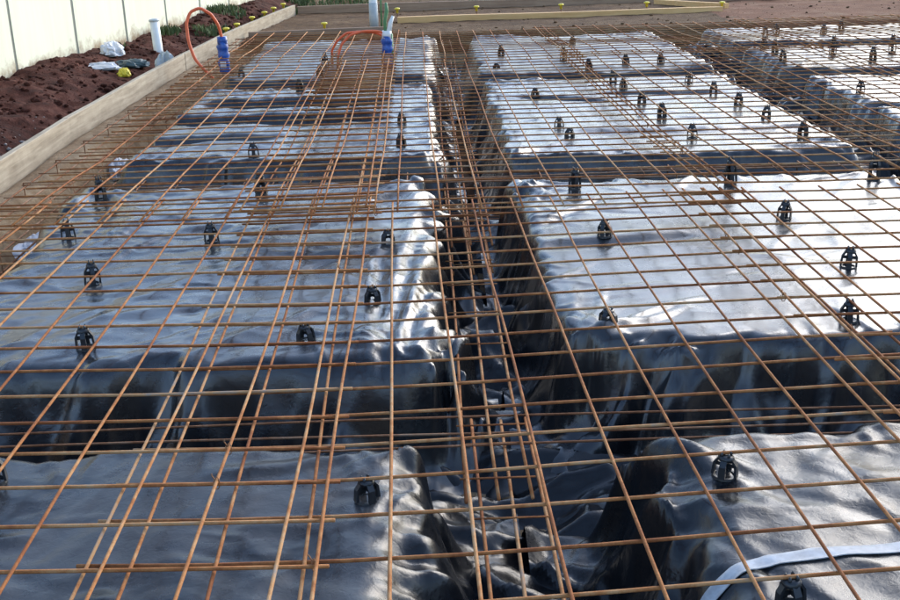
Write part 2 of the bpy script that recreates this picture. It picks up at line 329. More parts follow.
def pod_height(P, X, Y):
    """height (relative to the mesh plane) of the plastic over one pod; X, Y in the excavation frame"""
    x0, x1, y0, y1, sd = P['x0'], P['x1'], P['y0'], P['y1'], P['seed']
    ed = P.get('edge', {}); rb = P.get('r', 0.045)
    r = rb + sum((ed[k]-rb)*np.exp(-((X-x0 if k == 'l' else X-x1 if k == 'r' else Y-y0 if k == 'f' else Y-y1)**2)/0.09) for k in ed)
    wx = X + 0.035*(fbm(X*2.3, Y*2.3, sd+1, 2)-0.5); wy = Y + 0.045*(fbm(X*2.1+9, Y*2.1, sd+2, 2)-0.5)
    c = 0.10
    hx, hy = (x1-x0)/2, (y1-y0)/2; qx, qy = wx-(x0+x1)/2, wy-(y0+y1)/2
    ax, ay = np.abs(qx)-hx+c, np.abs(qy)-hy+c
    d = np.hypot(np.maximum(ax, 0), np.maximum(ay, 0)) + np.minimum(np.maximum(ax, ay), 0) - c
    # nearest point on the outline: folds stay constant along the normal
    kx = np.clip(qx, -hx+c, hx-c); ky = np.clip(qy, -hy+c, hy-c)
    inx, iny = (ax < 0), (ay < 0)
    ex = np.where(iny & (ax >= ay), np.sign(qx)*hx, kx); ey = np.where(inx & (ay > ax), np.sign(qy)*hy, ky)
    vx, vy = qx-kx, qy-ky; L = np.hypot(vx, vy)+1e-9; corner = (ax > 0) & (ay > 0)
    ex = np.where(corner, kx+vx/L*c, ex); ey = np.where(corner, ky+vy/L*c, ey)
    skew = 0.35*(d+0.1)
    sk2 = skew*(1+2*vn(ex*1.5, ey*1.5, sd+7)); fo = 0.7*ridge(ex*2.3+sk2*4+3, ey*2.3+sk2*4, sd+5, 1) + 0.3*ridge(ex*6-sk2*9, ey*6+sk2*8, sd+6, 1)
    cdist = np.hypot(np.abs(qx)-hx, np.abs(qy)-hy)
    camp = 1 + 1.3*np.exp(-(cdist/0.45)**2)
    A = P.get('fold', 0.045)*camp
    g = sstep(-0.30, 0.02, d)
    dd = d + A*(fo-0.62)*g + 0.015*(fbm(X*3, Y*3, sd+9, 2)-0.5)*sstep(-0.2, 0.05, d)
    pl = P.get('pleat', 0.6)
    dd = dd + pl*crumple(ex*1.0+sk2*0.9, ey*1.0-sk2*0.7, sd+71, 2.6, 4, 0.42)*sstep(-0.34, -0.02, d)*camp**0.5
    t = np.clip(dd+r, 0, None)
    k = P.get('slope', 3.2); tl = r*k/math.sqrt(1+k*k)
    arc = r-np.sqrt(np.maximum(r*r-np.minimum(t, tl)**2, 0)); dep = arc + np.maximum(t-tl, 0)*k
    D = TOP-FLOOR-0.012; dep = D*(1-np.exp(-dep/D*1.0))/(1-math.exp(-1.0)*0.0) if False else np.where(dep < 0.75*D, dep, D-0.25*D*np.exp(-(dep-0.75*D)/(0.25*D)))
    # wrinkles of the film on the flat top
    a = P.get('ang', 0.2); u_ = X*math.cos(a)+Y*math.sin(a); v_ = -X*math.sin(a)+Y*math.cos(a)
    w1 = ridge(u_*1.6+0.5*fbm(X*1.5, Y*1.5, sd+3, 2), v_*6.5+0.9*fbm(X*2, Y*2, sd+4, 2), sd+11, 2)
    w2 = ridge(u_*6, v_*9, sd+13, 2); w3 = fbm(X*1.1, Y*1.1, sd+15, 2); w4 = fbm(X*14, Y*14, sd+16, 3)
    am = P.get('wr', 1.0)*(0.4+0.9*fbm(X*0.9+4, Y*0.9, sd+18, 2))
    top = am*(0.005*(w1**2-0.45) + 0.0015*(w2-0.5)) + 0.012*(w3-0.5) + 0.0012*(w4-0.5) + creases(P, X, Y)
    qx_ = X + 0.25*(fbm(X*1.7, Y*1.7, sd+41, 2)-0.5); qy_ = Y + 0.25*(fbm(X*1.7+5, Y*1.7, sd+42, 2)-0.5)
    uu = qx_*math.cos(a+0.7)+qy_*math.sin(a+0.7); vv = -qx_*math.sin(a+0.7)+qy_*math.cos(a+0.7)
    w5 = ridge(uu*1.3, vv*3.4, sd+43, 3)
    top = top + am*P.get('big', 0.01)*(np.clip(w5-0.55, 0, None)*2.2-0.2)
    top = top + crumple(X, Y, sd+61, 1.4, 6, P.get('cr', 0.045))
    top = top + 0.008*camp*(fo-0.6)*np.exp(np.minimum(d, 0)/0.16)
    for (cx_, cy_, an, ln, wd, dp) in P.get('crease', []):
        s_ = (X-cx_)*math.cos(an)+(Y-cy_)*math.sin(an); n_ = -(X-cx_)*math.sin(an)+(Y-cy_)*math.cos(an) + 0.05*(fbm(X*3, Y*3, sd+21, 2)-0.5)
        top = top - dp*np.exp(-(n_/wd)**2)*sstep(ln/2+0.15, ln/2-0.15, np.abs(s_)) + 0.4*dp*np.exp(-((n_-1.6*wd)/wd)**2)*sstep(ln/2+0.15, ln/2-0.15, np.abs(s_))
    for (cx_, cy_, rad, dp) in P.get('dip', []):
        top = top - dp*np.exp(-((X-cx_)**2+(Y-cy_)**2)/rad**2)
    top = top - 0.006
    dep = dep + crumple(X*1.0, Y*1.0, sd+65, 1.6, 4, 0.42)*sstep(0.02, 0.15, dep)
    fl = 0.05*(ridge(X*5, Y*5, sd+31, 2)-0.4)*sstep(0.6*D, D, dep)
    return TOP + top*(1-sstep(0.05, 0.25, dep)*0.6) - dep + fl
def pod(key, x0, x1, y0, y1, res, mat, label, ymin=None, **kw):
    P = dict(x0=x0, x1=x1, y0=y0, y1=y1, seed=kw.pop('seed'), label=label, **kw); PODS[key] = P
    m_ = 0.20 if kw.get('slope', 3.2) > 3 else 0.28
    xs = np.arange(x0-m_, x1+m_+res, res); ys = np.arange(y0-m_, y1+m_+res, res)
    X, Y = np.meshgrid(xs, ys, indexing='ij'); Z = pod_height(P, X, Y)
    wx, wy = S(X, Y); o = S((x0+x1)/2, (y0+y1)/2)
    V = np.stack([wx.ravel()-o[0], wy.ravel()-o[1], Z.ravel()-FLOOR], 1)
    me = mesh_np('plastic_wrapped_pod', V, grid_faces(len(xs), len(ys)), True)
    ob = link('plastic_wrapped_pod', me, mat, loc=(float(o[0]), float(o[1]), FLOOR+Z0))
    tag(ob, label, 'pod', 'plastic wrapped pods under the mesh'); P['obj'] = ob

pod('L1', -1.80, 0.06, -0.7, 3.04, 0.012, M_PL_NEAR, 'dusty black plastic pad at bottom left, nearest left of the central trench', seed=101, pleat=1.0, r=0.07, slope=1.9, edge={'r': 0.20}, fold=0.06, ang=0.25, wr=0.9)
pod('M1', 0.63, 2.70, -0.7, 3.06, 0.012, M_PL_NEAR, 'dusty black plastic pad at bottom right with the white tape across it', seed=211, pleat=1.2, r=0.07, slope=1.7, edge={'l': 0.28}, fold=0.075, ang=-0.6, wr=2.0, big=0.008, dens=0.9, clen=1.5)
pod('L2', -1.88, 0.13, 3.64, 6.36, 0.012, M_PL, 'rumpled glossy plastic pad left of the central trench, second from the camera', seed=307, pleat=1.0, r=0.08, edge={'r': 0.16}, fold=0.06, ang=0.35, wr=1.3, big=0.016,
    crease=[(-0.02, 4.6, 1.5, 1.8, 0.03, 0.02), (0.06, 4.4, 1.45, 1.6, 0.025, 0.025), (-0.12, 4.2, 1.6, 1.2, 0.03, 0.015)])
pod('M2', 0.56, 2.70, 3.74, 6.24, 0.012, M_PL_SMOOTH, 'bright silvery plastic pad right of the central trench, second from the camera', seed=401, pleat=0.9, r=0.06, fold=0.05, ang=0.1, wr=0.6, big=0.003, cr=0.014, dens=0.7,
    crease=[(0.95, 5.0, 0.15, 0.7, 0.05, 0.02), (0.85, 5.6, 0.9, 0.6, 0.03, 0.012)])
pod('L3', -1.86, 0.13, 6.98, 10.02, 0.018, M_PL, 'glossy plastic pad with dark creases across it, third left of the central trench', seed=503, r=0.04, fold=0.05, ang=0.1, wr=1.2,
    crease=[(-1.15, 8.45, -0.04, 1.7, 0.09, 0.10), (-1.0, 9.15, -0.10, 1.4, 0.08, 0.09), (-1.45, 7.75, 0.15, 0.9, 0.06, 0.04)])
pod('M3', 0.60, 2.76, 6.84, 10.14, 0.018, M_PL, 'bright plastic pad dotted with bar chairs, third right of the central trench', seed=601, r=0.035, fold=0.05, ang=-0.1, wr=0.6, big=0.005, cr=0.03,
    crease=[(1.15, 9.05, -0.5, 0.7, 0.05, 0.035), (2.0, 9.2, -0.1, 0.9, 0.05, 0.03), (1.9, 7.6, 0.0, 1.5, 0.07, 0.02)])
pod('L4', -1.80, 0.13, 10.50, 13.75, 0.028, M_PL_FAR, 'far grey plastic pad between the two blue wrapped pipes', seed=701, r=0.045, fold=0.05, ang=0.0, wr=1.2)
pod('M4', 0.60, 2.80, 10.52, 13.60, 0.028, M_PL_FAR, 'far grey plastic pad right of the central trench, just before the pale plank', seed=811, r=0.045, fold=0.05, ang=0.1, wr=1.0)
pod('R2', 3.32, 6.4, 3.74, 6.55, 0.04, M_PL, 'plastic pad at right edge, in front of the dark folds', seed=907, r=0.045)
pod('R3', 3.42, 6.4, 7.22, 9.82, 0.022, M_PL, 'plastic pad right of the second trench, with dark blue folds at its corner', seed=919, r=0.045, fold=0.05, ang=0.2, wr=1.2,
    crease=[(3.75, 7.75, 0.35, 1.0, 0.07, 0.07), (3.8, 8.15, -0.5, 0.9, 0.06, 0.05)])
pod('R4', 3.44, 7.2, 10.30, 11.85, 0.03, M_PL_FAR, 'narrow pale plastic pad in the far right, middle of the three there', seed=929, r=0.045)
pod('R5', 3.46, 7.2, 12.38, 13.75, 0.03, M_PL_FAR, 'farthest pale plastic pad on the right, beside the orange ground', seed=937, r=0.045)

# ------------------------------------------------------------------ trench floors (crumpled liner, bare soil in places)
def floor_z(X, Y, amp, sd):
    wx = X+0.12*(fbm(X*3, Y*3, sd+1, 2)-0.5); wy = Y+0.12*(fbm(X*3+7, Y*3, sd+2, 2)-0.5)
    n1 = ridge(wx*3.2, wy*2.6, sd, 2); n2 = ridge(wx*8, wy*7, sd+3, 2); n3 = fbm(X*1.7, Y*1.7, sd+5, 2)
    n4 = ridge(wx*1.9+wy*1.1, wy*5.5-wx*0.8, sd+9, 2)
    return FLOOR + crumple(X*0.8, Y, sd+31, 1.1, 4, 0.42*amp) + amp*(0.02*np.clip(n1-0.5, 0, None)*2 + 0.06*np.clip(n4-0.55, 0, None)*2 + 0.006*n2 + 0.06*(n3-0.5))
def trench(x0, x1, y0, y1, res, mat, sd, amp=1.0, dz=0.0):
    xs = np.linspace(x0, x1, max(3, int((x1-x0)/res))); ys = np.linspace(y0, y1, max(3, int((y1-y0)/res)))
    X, Y = np.meshgrid(xs, ys, indexing='ij'); Z = floor_z(X, Y, amp, sd)+dz; wx, wy = S(X, Y)
    o = link('trench_floor', mesh_np('trench_floor', np.stack([wx.ravel(), wy.ravel(), Z.ravel()+Z0], 1), grid_faces(len(xs), len(ys)), True), mat)
    tag(o, kind='structure')
trench(-0.10, 0.85, -0.7, 7.75, 0.016, M_LINER, 71, 1.3)
trench(-0.10, 0.85, 7.75, 10.6, 0.025, M_DARKSOIL, 72, 0.5)
trench(-0.10, 0.85, 10.6, 14.1, 0.03, M_LINER, 73, 1.0)
trench(-1.97, -0.11, 2.8, 3.9, 0.018, M_LINER, 74, 1.2); trench(0.86, 2.60, 2.8, 3.9, 0.018, M_LINER, 75, 1.3)
trench(-1.97, -0.11, 6.2, 7.15, 0.025, M_LINER, 76, 0.7); trench(0.86, 2.60, 6.1, 7.0, 0.025, M_LINER, 77, 0.7)
trench(-1.97, -0.11, 9.9, 10.65, 0.03, M_DARKSOIL, 78, 0.5); trench(0.86, 2.60, 10.0, 10.65, 0.03, M_LINER, 79, 0.7)
trench(2.61, 3.62, -0.7, 14.1, 0.025, M_LINER, 80, 1.7, 0.14)
trench(3.63, 7.4, 6.4, 7.4, 0.03, M_LINER, 81, 1.7, 0.14); trench(3.63, 7.4, 9.7, 10.4, 0.04, M_LINER, 82, 1.0); trench(3.63, 7.4, 11.7, 12.5, 0.04, M_LINER, 83, 1.5)

# ------------------------------------------------------------------ reinforcing mesh
BR = 0.0049
SHEETS = []
def hz(x, y): return 0.02*(fbm(np.asarray(x)*0.9, np.asarray(y)*0.9, 900, 2)-0.5)
def bar_mesh(name, pts, r, n=6):
    P = np.array(pts); m = len(P)
    mb = MB(); mb.tube(P, r, n); return mb
class Sheet:
    def __init__(s, o, a, b, il, jl, iov, jov, zf, label, step, bend=0.0):
        s.bend = bend
        s.o, s.a, s.b, s.il, s.jl, s.iov, s.jov, s.zf, s.step = np.array(o), np.array(a), np.array(b), il, jl, iov, jov, zf, step
        SHEETS.append(s); c = s.o + s.a*np.mean(il) + s.b*np.mean(jl)
        s.root = tag(empty('reinforcing_mesh', (float(c[0]), float(c[1]), Z0)), label, 'steel mesh', 'overlapping sheets of reinforcing mesh'); s.c = c
        rng = random.Random(int(abs(o[0])*1000+abs(o[1])*77))
        i0, i1 = min(il)-iov[0], max(il)+iov[1]; j0, j1 = min(jl)-jov[0], max(jl)+jov[1]
        for j in jl: s.bar('cross_bar', [(i, j) for i in np.linspace(i0, i1, max(2, int((i1-i0)*0.2/step)+1))], 0.0, 1, rng)
        for i in il: s.bar('long_bar', [(i, j) for j in np.linspace(j0, j1, max(2, int((j1-j0)*0.2/step)+1))], 2*BR, 0, rng)
    bend = 0.0
    def at(s, i, j): return s.o + s.a*i + s.b*j + np.array([0.0, s.bend*max(0.0, 1.0-i)**2])
    def bar(s, name, ij, dz, ax, rng):
        ph, am, f1 = rng.random()*6.3, 0.0042*(0.3+rng.random()), 1.2+rng.random()*1.5
        sk = (rng.random()-0.5)*0.010
        pts = []
        for k, (i, j) in enumerate(ij):
            p = s.at(i, j); t = (p[0] if ax else p[1])
            off = am*math.sin(t*f1+ph)+sk*(k/(len(ij)-1)-0.5)
            x, y = (p[0], p[1]+off) if ax else (p[0]+off, p[1])
            pts.append((x-s.c[0], y-s.c[1], float(s.zf(y)) + float(hz(x, y)) + dz))
        bar_mesh(name, pts, BR).build(name, M_RUST, s.root, True)
    def z(s, x, y): return float(s.zf(y))+float(hz(x, y))
def rng_(a, b): return [float(k) for k in range(a, b+1)]
flat = lambda base: (lambda y: base)
def lapped(base, y0, lift): return lambda y: base + lift*(1-sstep(y0+0.6, y0+1.9, np.asarray(y)))
def ax_(ang, l=0.2): return (l*math.cos(ang), l*math.sin(ang))
TB = 0.023
# nearest row of sheets
Sheet((-0.061, 3.663), (0.2, 0.0082), (0.0007, 0.1996), [-3.5]+rng_(-3, 8)+[8.5], rng_(-21, 9), (0.15, 0.15), (0.1, 0.45), flat(0.0),
      'rusty steel mesh sheet in the foreground over the central trench', 0.3, 0.0027)
Sheet((-0.306, 3.018), (0.1985, -0.0095), (0.0040, 0.1997), [0.45]+rng_(-8, 0)[::-1], rng_(-19, 13), (1.2, 0.15), (0.1, 0.4), flat(TB),
      'rusty steel mesh sheet in the foreground along the left form board', 0.3)
Sheet((1.495, 3.465), (0.2, -0.004), (0.0032, 0.1998), [-0.5]+rng_(0, 11)+[11.5], rng_(-20, 10), (0.15, 0.15), (0.1, 0.3), flat(TB),
      'rusty steel mesh sheet on the near right, lapped at the right frame edge', 0.35)
# second row
Sheet((-0.015, 6.23), (0.2, -0.0030), (0.0028, 0.2), [-3.5]+rng_(-3, 8)+[8.5], rng_(-5, 24), (0.15, 0.15), (0.25, 0.3), lapped(0.0, 5.1, 2*TB),
      'rusty steel mesh sheet in the middle distance over the central trench', 0.5)
Sheet((-0.215, 6.33), (0.2, -0.0050), (0.0032, 0.2), [0.5]+rng_(-8, 0)[::-1], rng_(-6, 23), (1.0, 0.15), (0.2, 0.3), lapped(TB, 5.0, 2*TB),
      'rusty steel mesh sheet in the middle distance along the left form board', 0.5)
Sheet((1.615, 6.285), (0.2, -0.0050), (0.0036, 0.2), [-0.5]+rng_(0, 11)+[11.5], rng_(-4, 24), (0.15, 0.15), (0.2, 0.3), lapped(TB, 5.3, 2*TB),
      'rusty steel mesh sheet in the middle distance across the right trench', 0.5)
Sheet((4.02, 6.11), (0.2, -0.0050), (0.0040, 0.2), [-0.5]+rng_(0, 11), rng_(-4, 24), (0.15, 0.15), (0.2, 0.3), lapped(2*TB, 5.3, 0),
      'steel mesh sheet on the right edge over the pad with dark blue folds', 0.6)
# a narrow strip laid over the lap left of the central trench
Sheet((-0.235, 6.28), (0.2, -0.0040), (0.0030, 0.2), [-2.5, -1.6, -0.6, 0.4], [k+0.02 for k in rng_(-6, 22)], (0.2, 0.2), (0.2, 0.3), lapped(3*TB, 5.0, 2*TB),
      'narrow rusty mesh strip lapped left of the central trench, middle distance', 0.5)
# far row
for (o, il, base, lab) in [((0.06, 11.1), [-3.5]+rng_(-3, 8)+[8.5], 0.0, 'far steel mesh sheet around the centre blue wrapped pipe'),
                           ((-0.13, 11.2), [0.5]+rng_(-8, 0)[::-1], TB, 'far steel mesh sheet beside the left blue wrapped pipe'),
                           ((1.70, 11.05), [-0.5]+rng_(0, 11)+[11.5], TB, 'far steel mesh sheet in front of the pale plank'),
                           ((4.10, 11.0), [-0.5]+rng_(0, 14), 2*TB, 'far steel mesh sheet in the top right corner')]:
    Sheet(o, (0.2, -0.0050), (0.0040, 0.2), il, rng_(-2, 13), (0.15, 0.15), (0.2, 0.2), lapped(base, 10.7, 2*TB), lab, 0.6)

# tie wires twisted round the bars at the laps
tw = MB(); tw.tube([(0.0075*math.cos(q)+0.001*q, 0.004*math.sin(q*0.5), 0.018*math.sin(q)) for q in np.linspace(0, 6.6, 14)], 0.0016, 5)
tw.tube([(0.008, 0, 0.004), (0.014, 0.006, 0.022), (0.010, 0.014, 0.032)], 0.0016, 5)
two = tw.build('tie_wire', M_RUST2, None, True); TWM = two.data; bpy.data.objects.remove(two)
rt_ = random.Random(12)
for s_, idx in ((SHEETS[1], (0.45, -1.0, 0.0)), (SHEETS[2], (-0.5, 0.0)), (SHEETS[4], (0.5, 0.0)), (SHEETS[5], (0.0,))):
    for j in s_.jl:
        if rt_.random() < 0.35:
            i = rt_.choice(idx); p = s_.at(i, j); o = link('tie_wire', TWM, parent=s_.root, loc=(float(p[0]-s_.c[0]), float(p[1]-s_.c[1]), s_.z(p[0], p[1])+0.002)); o.rotation_euler.z = rt_.random()*3
# ------------------------------------------------------------------ trench mesh and cages
def Sp(X, Y, z): x, y = S(X, Y); return (float(x), float(y), z)
def cage(label, along, a0, a1, offs, ztop, zbot, cross, stir, r=0.0052, mat=M_RUST2, endz=0.0):
    """bars along 'y' or 'x' of the excavation frame, with cross wires and stirrups"""
    mid = (np.mean(offs), (a0+a1)/2) if along == 'y' else ((a0+a1)/2, np.mean(offs))
    cx_, cy_ = S(*mid); root = tag(empty('trench_reinforcement', (float(cx_), float(cy_), Z0+FLOOR)), label, 'rebar cage', 'reinforcement cages lying in the trenches')
    rg = random.Random(int(a0*91+offs[0]*57+500))
    P = (lambda o, t, z: Sp(o, t, z)) if along == 'y' else (lambda o, t, z: Sp(t, o, z))
    rel = lambda pts: [(p[0]-float(cx_), p[1]-float(cy_), p[2]-FLOOR) for p in pts]
    ts = np.linspace(a0, a1, max(4, int((a1-a0)/0.35)))
    for z in ([ztop] if zbot is None else [ztop, zbot]):
        for o in offs:
            ph = rg.random()*6; sk = (rg.random()-0.5)*0.02
            MB().tube(rel([P(o+0.006*math.sin(t*1.7+ph)+sk*(t-a0)/(a1-a0), t, z+0.006*math.sin(t*1.1+ph)) for t in ts]), r, 6).build('main_bar', mat, root, True)
    for z in ([ztop] if zbot is None else [ztop, zbot]):
        for t in np.arange(a0+0.12, a1, cross):
            MB().tube(rel([P(o, t, z+r+0.003) for o in (min(offs)-0.02, max(offs)+0.02)]), 0.003, 5).build('cross_wire', mat, root, True)
    if stir and zbot is not None:
        for t in np.arange(a0+0.3, a1, stir):
            lo, hi = min(offs)-0.025, max(offs)+0.025
            MB().tube(rel([P(lo, t, ztop+0.012), P(hi, t, ztop+0.012), P(hi, t+0.01, zbot-0.012), P(lo, t+0.01, zbot-0.012), P(lo, t, ztop+0.012)]), 0.0042, 5, False).build('stirrup', mat, root, True)
    return root
cage('three rusty bars low in the central trench, ending beside the foreground pads', 'y', 2.75, 5.7, (0.165, 0.255, 0.345), -0.14, None, 0.35, None, mat=M_RUST)
cage('nearest rusty bars low in the central trench at the bottom of the photo', 'y', -0.6, 3.3, (0.19, 0.28, 0.37), -0.155, None, 0.45, None, mat=M_RUST)
cage('rusty bars low in the central trench in the middle distance', 'y', 5.2, 10.4, (0.18, 0.28, 0.38), -0.13, -0.27, 0.2, None, mat=M_RUST)
cage('rusty bars in the far end of the central trench', 'y', 10.0, 13.9, (0.18, 0.28, 0.38), -0.13, -0.36, 0.4, None)
cage('pale bars lying across the nearest cross trench', 'x', -1.95, 2.75, (3.10, 3.20, 3.31), -0.15, None, 9.0, None, mat=M_RUST2, r=0.0038)
cage('bars lying across the second cross trench', 'x', -1.95, 2.8, (6.50, 6.60, 6.70), -0.12, -0.36, 0.40, 0.8)
cage('bars lying across the third cross trench', 'x', -1.95, 2.8, (10.2, 10.3, 10.4), -0.12, -0.36, 0.40, 0.8)
cage('bars running down the right hand trench', 'y', 5.6, 13.9, (2.95, 3.08, 3.2), -0.16, None, 0.60, None)
cage('edge beam cage with dark stirrups inside the left form board', 'y', 1.2, 9.6, (-2.27, -2.15, -2.03), -0.05, -0.21, 0.30, 0.62)
cage('far length of edge beam cage inside the left form board', 'y', 9.3, 14.0, (-2.20, -2.10, -2.0), -0.05, -0.21, 0.30, 0.62)

# ------------------------------------------------------------------ bar chairs
def chair_parts():
    ring = MB(); n = 16
    V = []
    for k in range(n):
        a = 2*math.pi*k/n
        for (rr, z) in ((0.026, 0.0), (0.038, 0.0), (0.036, 0.007), (0.028, 0.007)): V.append((rr*math.cos(a), rr*math.sin(a), z))
    F = [(4*k+q, 4*((k+1) % n)+q, 4*((k+1) % n)+(q+1) % 4, 4*k+(q+1) % 4) for k in range(n) for q in range(4)]
    ring.add(V, F)
    leg = MB()
    for (r0, z0, w0, t0), (r1, z1, w1, t1) in (((0.034, 0.005, 0.022, 0.008), (0.031, 0.040, 0.019, 0.008)), ((0.031, 0.040, 0.019, 0.008), (0.016, 0.058, 0.018, 0.009))):
        V = [(r+sx*t/2, sy_*w_/2, z) for (r, z, w_, t) in ((r0, z0, w0, t0), (r1, z1, w1, t1)) for sx in (-1, 1) for sy_ in (-1, 1)]
        leg.add(V, [(0, 1, 3, 2), (4, 6, 7, 5), (0, 4, 5, 1), (2, 3, 7, 6), (0, 2, 6, 4), (1, 5, 7, 3)])
    head = MB(); head.tube([(0, 0, 0.052), (0, 0, 0.058), (0, 0, 0.064)], [0.024, 0.025, 0.020], 10)
    for k in range(4):
        a = math.pi/4+k*math.pi/2; x, y = 0.0135*math.cos(a), 0.0135*math.sin(a)
        head.tube([(x, y, 0.060), (x*1.15, y*1.15, 0.069), (x*0.9, y*0.9, 0.073)], [0.0052, 0.0046, 0.0028], 6)
    web = MB(); web.box(-0.028, 0.028, -0.0022, 0.0022, 0.030, 0.042); web.box(-0.0021, 0.0021, -0.028, 0.028, 0.0305, 0.0415)
    return ring, leg, head, web
_r, _l, _h, _w = chair_parts()
_tmp = [m_.build(nm, M_CHAIR, None, sm) for m_, nm, sm in ((_r, 'base_ring', False), (_l, 'leg', False), (_h, 'clip_head', True), (_w, 'web', False))]
CHM = [o.data for o in _tmp]
for o in _tmp: bpy.data.objects.remove(o)
CH_L = [(-1.18, 2.88), (-0.13, 2.67), (-1.36, 4.57), (-1.18, 3.78), (-0.38, 3.78), (-0.14, 4.32), (-0.93, 5.34), (-0.08, 5.1), (-1.75, 5.38), (-0.79, 6.19), (-1.73, 6.11), (-0.95, 7.09), (0.02, 8.16), (0.0, 7.36), (-0.87, 9.9), (-0.72, 11.35), (-0.76, 10.8), (-1.48, 10.83)]
CH_M = [(0.85, 2.72), (0.83, 2.12), (1.86, 5.97), (1.87, 5.29), (1.88, 4.49), (1.67, 3.82), (0.75, 3.86), (0.92, 5.05), (0.95, 6.06), (2.66, 5.96), (1.12, 7.91), (1.13, 7.36), (1.12, 9.31), (1.85, 9.82), (1.87, 9.31), (1.89, 8.65), (1.91, 8.0), (1.93, 7.25), (2.56, 9.11), (2.59, 8.51), (2.61, 7.86), (2.63, 7.16), (2.51, 9.67), (1.01, 11.77), (0.94, 10.8), (1.66, 11.36), (1.81, 10.66), (1.95, 12.67), (2.2, 10.85), (2.54, 10.92)]
CH_R = [(4.94, 11.07), (3.60, 8.87), (4.05, 8.81), (3.75, 10.75), (3.68, 11.25), (4.34, 11.07), (4.45, 10.59), (3.72, 11.61), (4.1, 12.66), (4.4, 12.9), (4.84, 12.75), (5.2, 13.2)]
def pod_of(x, y):
    X, Y = Sinv(x, y); best = None
    for k, P in PODS.items():
        d = max(P['x0']-X, X-P['x1'], P['y0']-Y, Y-P['y1'])
        if best is None or d < best[0]: best = (d, k)
    return best[1]
def inset(x, y):
    P = PODS[pod_of(x, y)]; X, Y = Sinv(x, y); X = min(max(float(X), P['x0']+0.13), P['x1']-0.13); Y = min(max(float(Y), P['y0']+0.13), P['y1']-0.13); q = S(X, Y); return float(q[0]), float(q[1])
def snap(x, y):
    best = None
    for s in SHEETS:
        A = np.array([[s.a[0], s.b[0]], [s.a[1], s.b[1]]]); i, j = np.linalg.solve(A, np.array([x, y])-s.o)
        if not (min(s.il)-0.2 <= i <= max(s.il)+0.2 and min(s.jl)-0.2 <= j <= max(s.jl)+0.2): continue
        ni = min(s.il, key=lambda q: abs(q-i)); nj = min(s.jl, key=lambda q: abs(q-j))
        di, dj = abs(ni-i)*0.2, abs(nj-j)*0.2
        zb = s.z(x, y)
        if dj <= di+0.02: c = (zb, s.at(i, nj), zb-BR)
        else: c = (zb, s.at(ni, j), zb+BR)
        if best is None or c[0] < best[0]: best = c
    return best
POSD = {'L1': 'the bottom left dusty pad', 'M1': 'the bottom right pad with white tape', 'L2': 'the second pad left of the central trench', 'M2': 'the bright second pad right of the central trench',
        'L3': 'the creased third pad on the left', 'M3': 'the bright third pad right of the central trench', 'L4': 'the far pad between the blue pipes', 'M4': 'the far pad before the pale plank',
        'R3': 'the right hand pad with dark blue folds', 'R4': 'the narrow far right pad', 'R5': 'the farthest right pad', 'R2': 'the right edge pad'}
by = {}
for (x, y) in CH_L+CH_M+CH_R:
    x, y = inset(x, y); b_ = snap(x, y)
    x2, y2, zb = (float(b_[1][0]), float(b_[1][1]), b_[2]) if b_ else (x, y, 0.0)
    by.setdefault(pod_of(x2, y2), []).append((x2, y2, zb))
ORD = ['nearest', 'second nearest', 'third nearest', 'fourth nearest', 'fifth nearest', 'sixth nearest', 'seventh nearest', 'eighth nearest', 'ninth nearest', 'tenth nearest', 'eleventh nearest', 'twelfth nearest', 'thirteenth nearest', 'fourteenth nearest']
CHAIR_TOP = 0.064
def add_chair(x, y, zb, key, label):
    P = PODS[key]; X, Y = Sinv(x, y)
    z = float(np.mean([pod_height(P, np.array([X+dx]), np.array([Y+dy]))[0] for dx in (-.03, 0, .03) for dy in (-.03, 0, .03)]))-0.003
    root = empty('bar_chair', (x, y, z+Z0)); tag(root, label, 'bar chair', 'black bar chairs holding up the mesh')
    root.rotation_euler.z = random.random()*1.5; root.rotation_euler.x = random.uniform(-.05, .05); root.rotation_euler.y = random.uniform(-.05, .05); root.scale = (0.94, 0.94, max(0.7, (zb-z)/CHAIR_TOP))
    link('base_ring', CHM[0], parent=root); link('clip_head', CHM[2], parent=root); link('web', CHM[3], parent=root)
    for k in range(4):
        l = link('leg', CHM[1], parent=root); l.rotation_euler.z = k*math.pi/2
for key, lst in by.items():
    lst.sort(key=lambda q: q[1])
    for k, (x, y, zb) in enumerate(lst):
        pre = 'lone black bar chair on' if len(lst) == 1 else ('farthest' if k == len(lst)-1 else ORD[k]) + ' black bar chair on'
        add_chair(x, y, zb, key, pre+' '+POSD[key])

# ------------------------------------------------------------------ white tape on the near right pod
def pz(key, x, y):
    X, Y = Sinv(np.array([x]), np.array([y])); return float(pod_height(PODS[key], X, Y)[0])
pts = [(0.38, 2.12), (0.46, 2.15), (0.55, 2.19), (0.63, 2.225), (0.71, 2.25), (0.82, 2.28), (0.99, 2.295), (1.17, 2.31), (1.4, 2.32), (1.7, 2.31), (2.0, 2.29)]
tt = np.linspace(0, len(pts)-1, 120); px = np.interp(tt, range(len(pts)), [p[0] for p in pts]); py = np.interp(tt, range(len(pts)), [p[1] for p in pts])
ker = np.ones(9)/9; pxs = np.convolve(np.pad(px, 4, 'edge'), ker, 'valid'); pys = np.convolve(np.pad(py, 4, 'edge'), ker, 'valid')
V = []; nrow = 5
for k in range(len(pxs)):
    dx, dy = np.gradient(pxs)[k], np.gradient(pys)[k]; L = math.hypot(dx, dy); nx_, ny_ = -dy/L, dx/L
    for q in np.linspace(-0.5, 0.5, nrow):
        x, y = pxs[k]+nx_*q*0.04, pys[k]+ny_*q*0.04; V.append([x, y, pz('M1', x, y)+0.006])
V = np.array(V); 
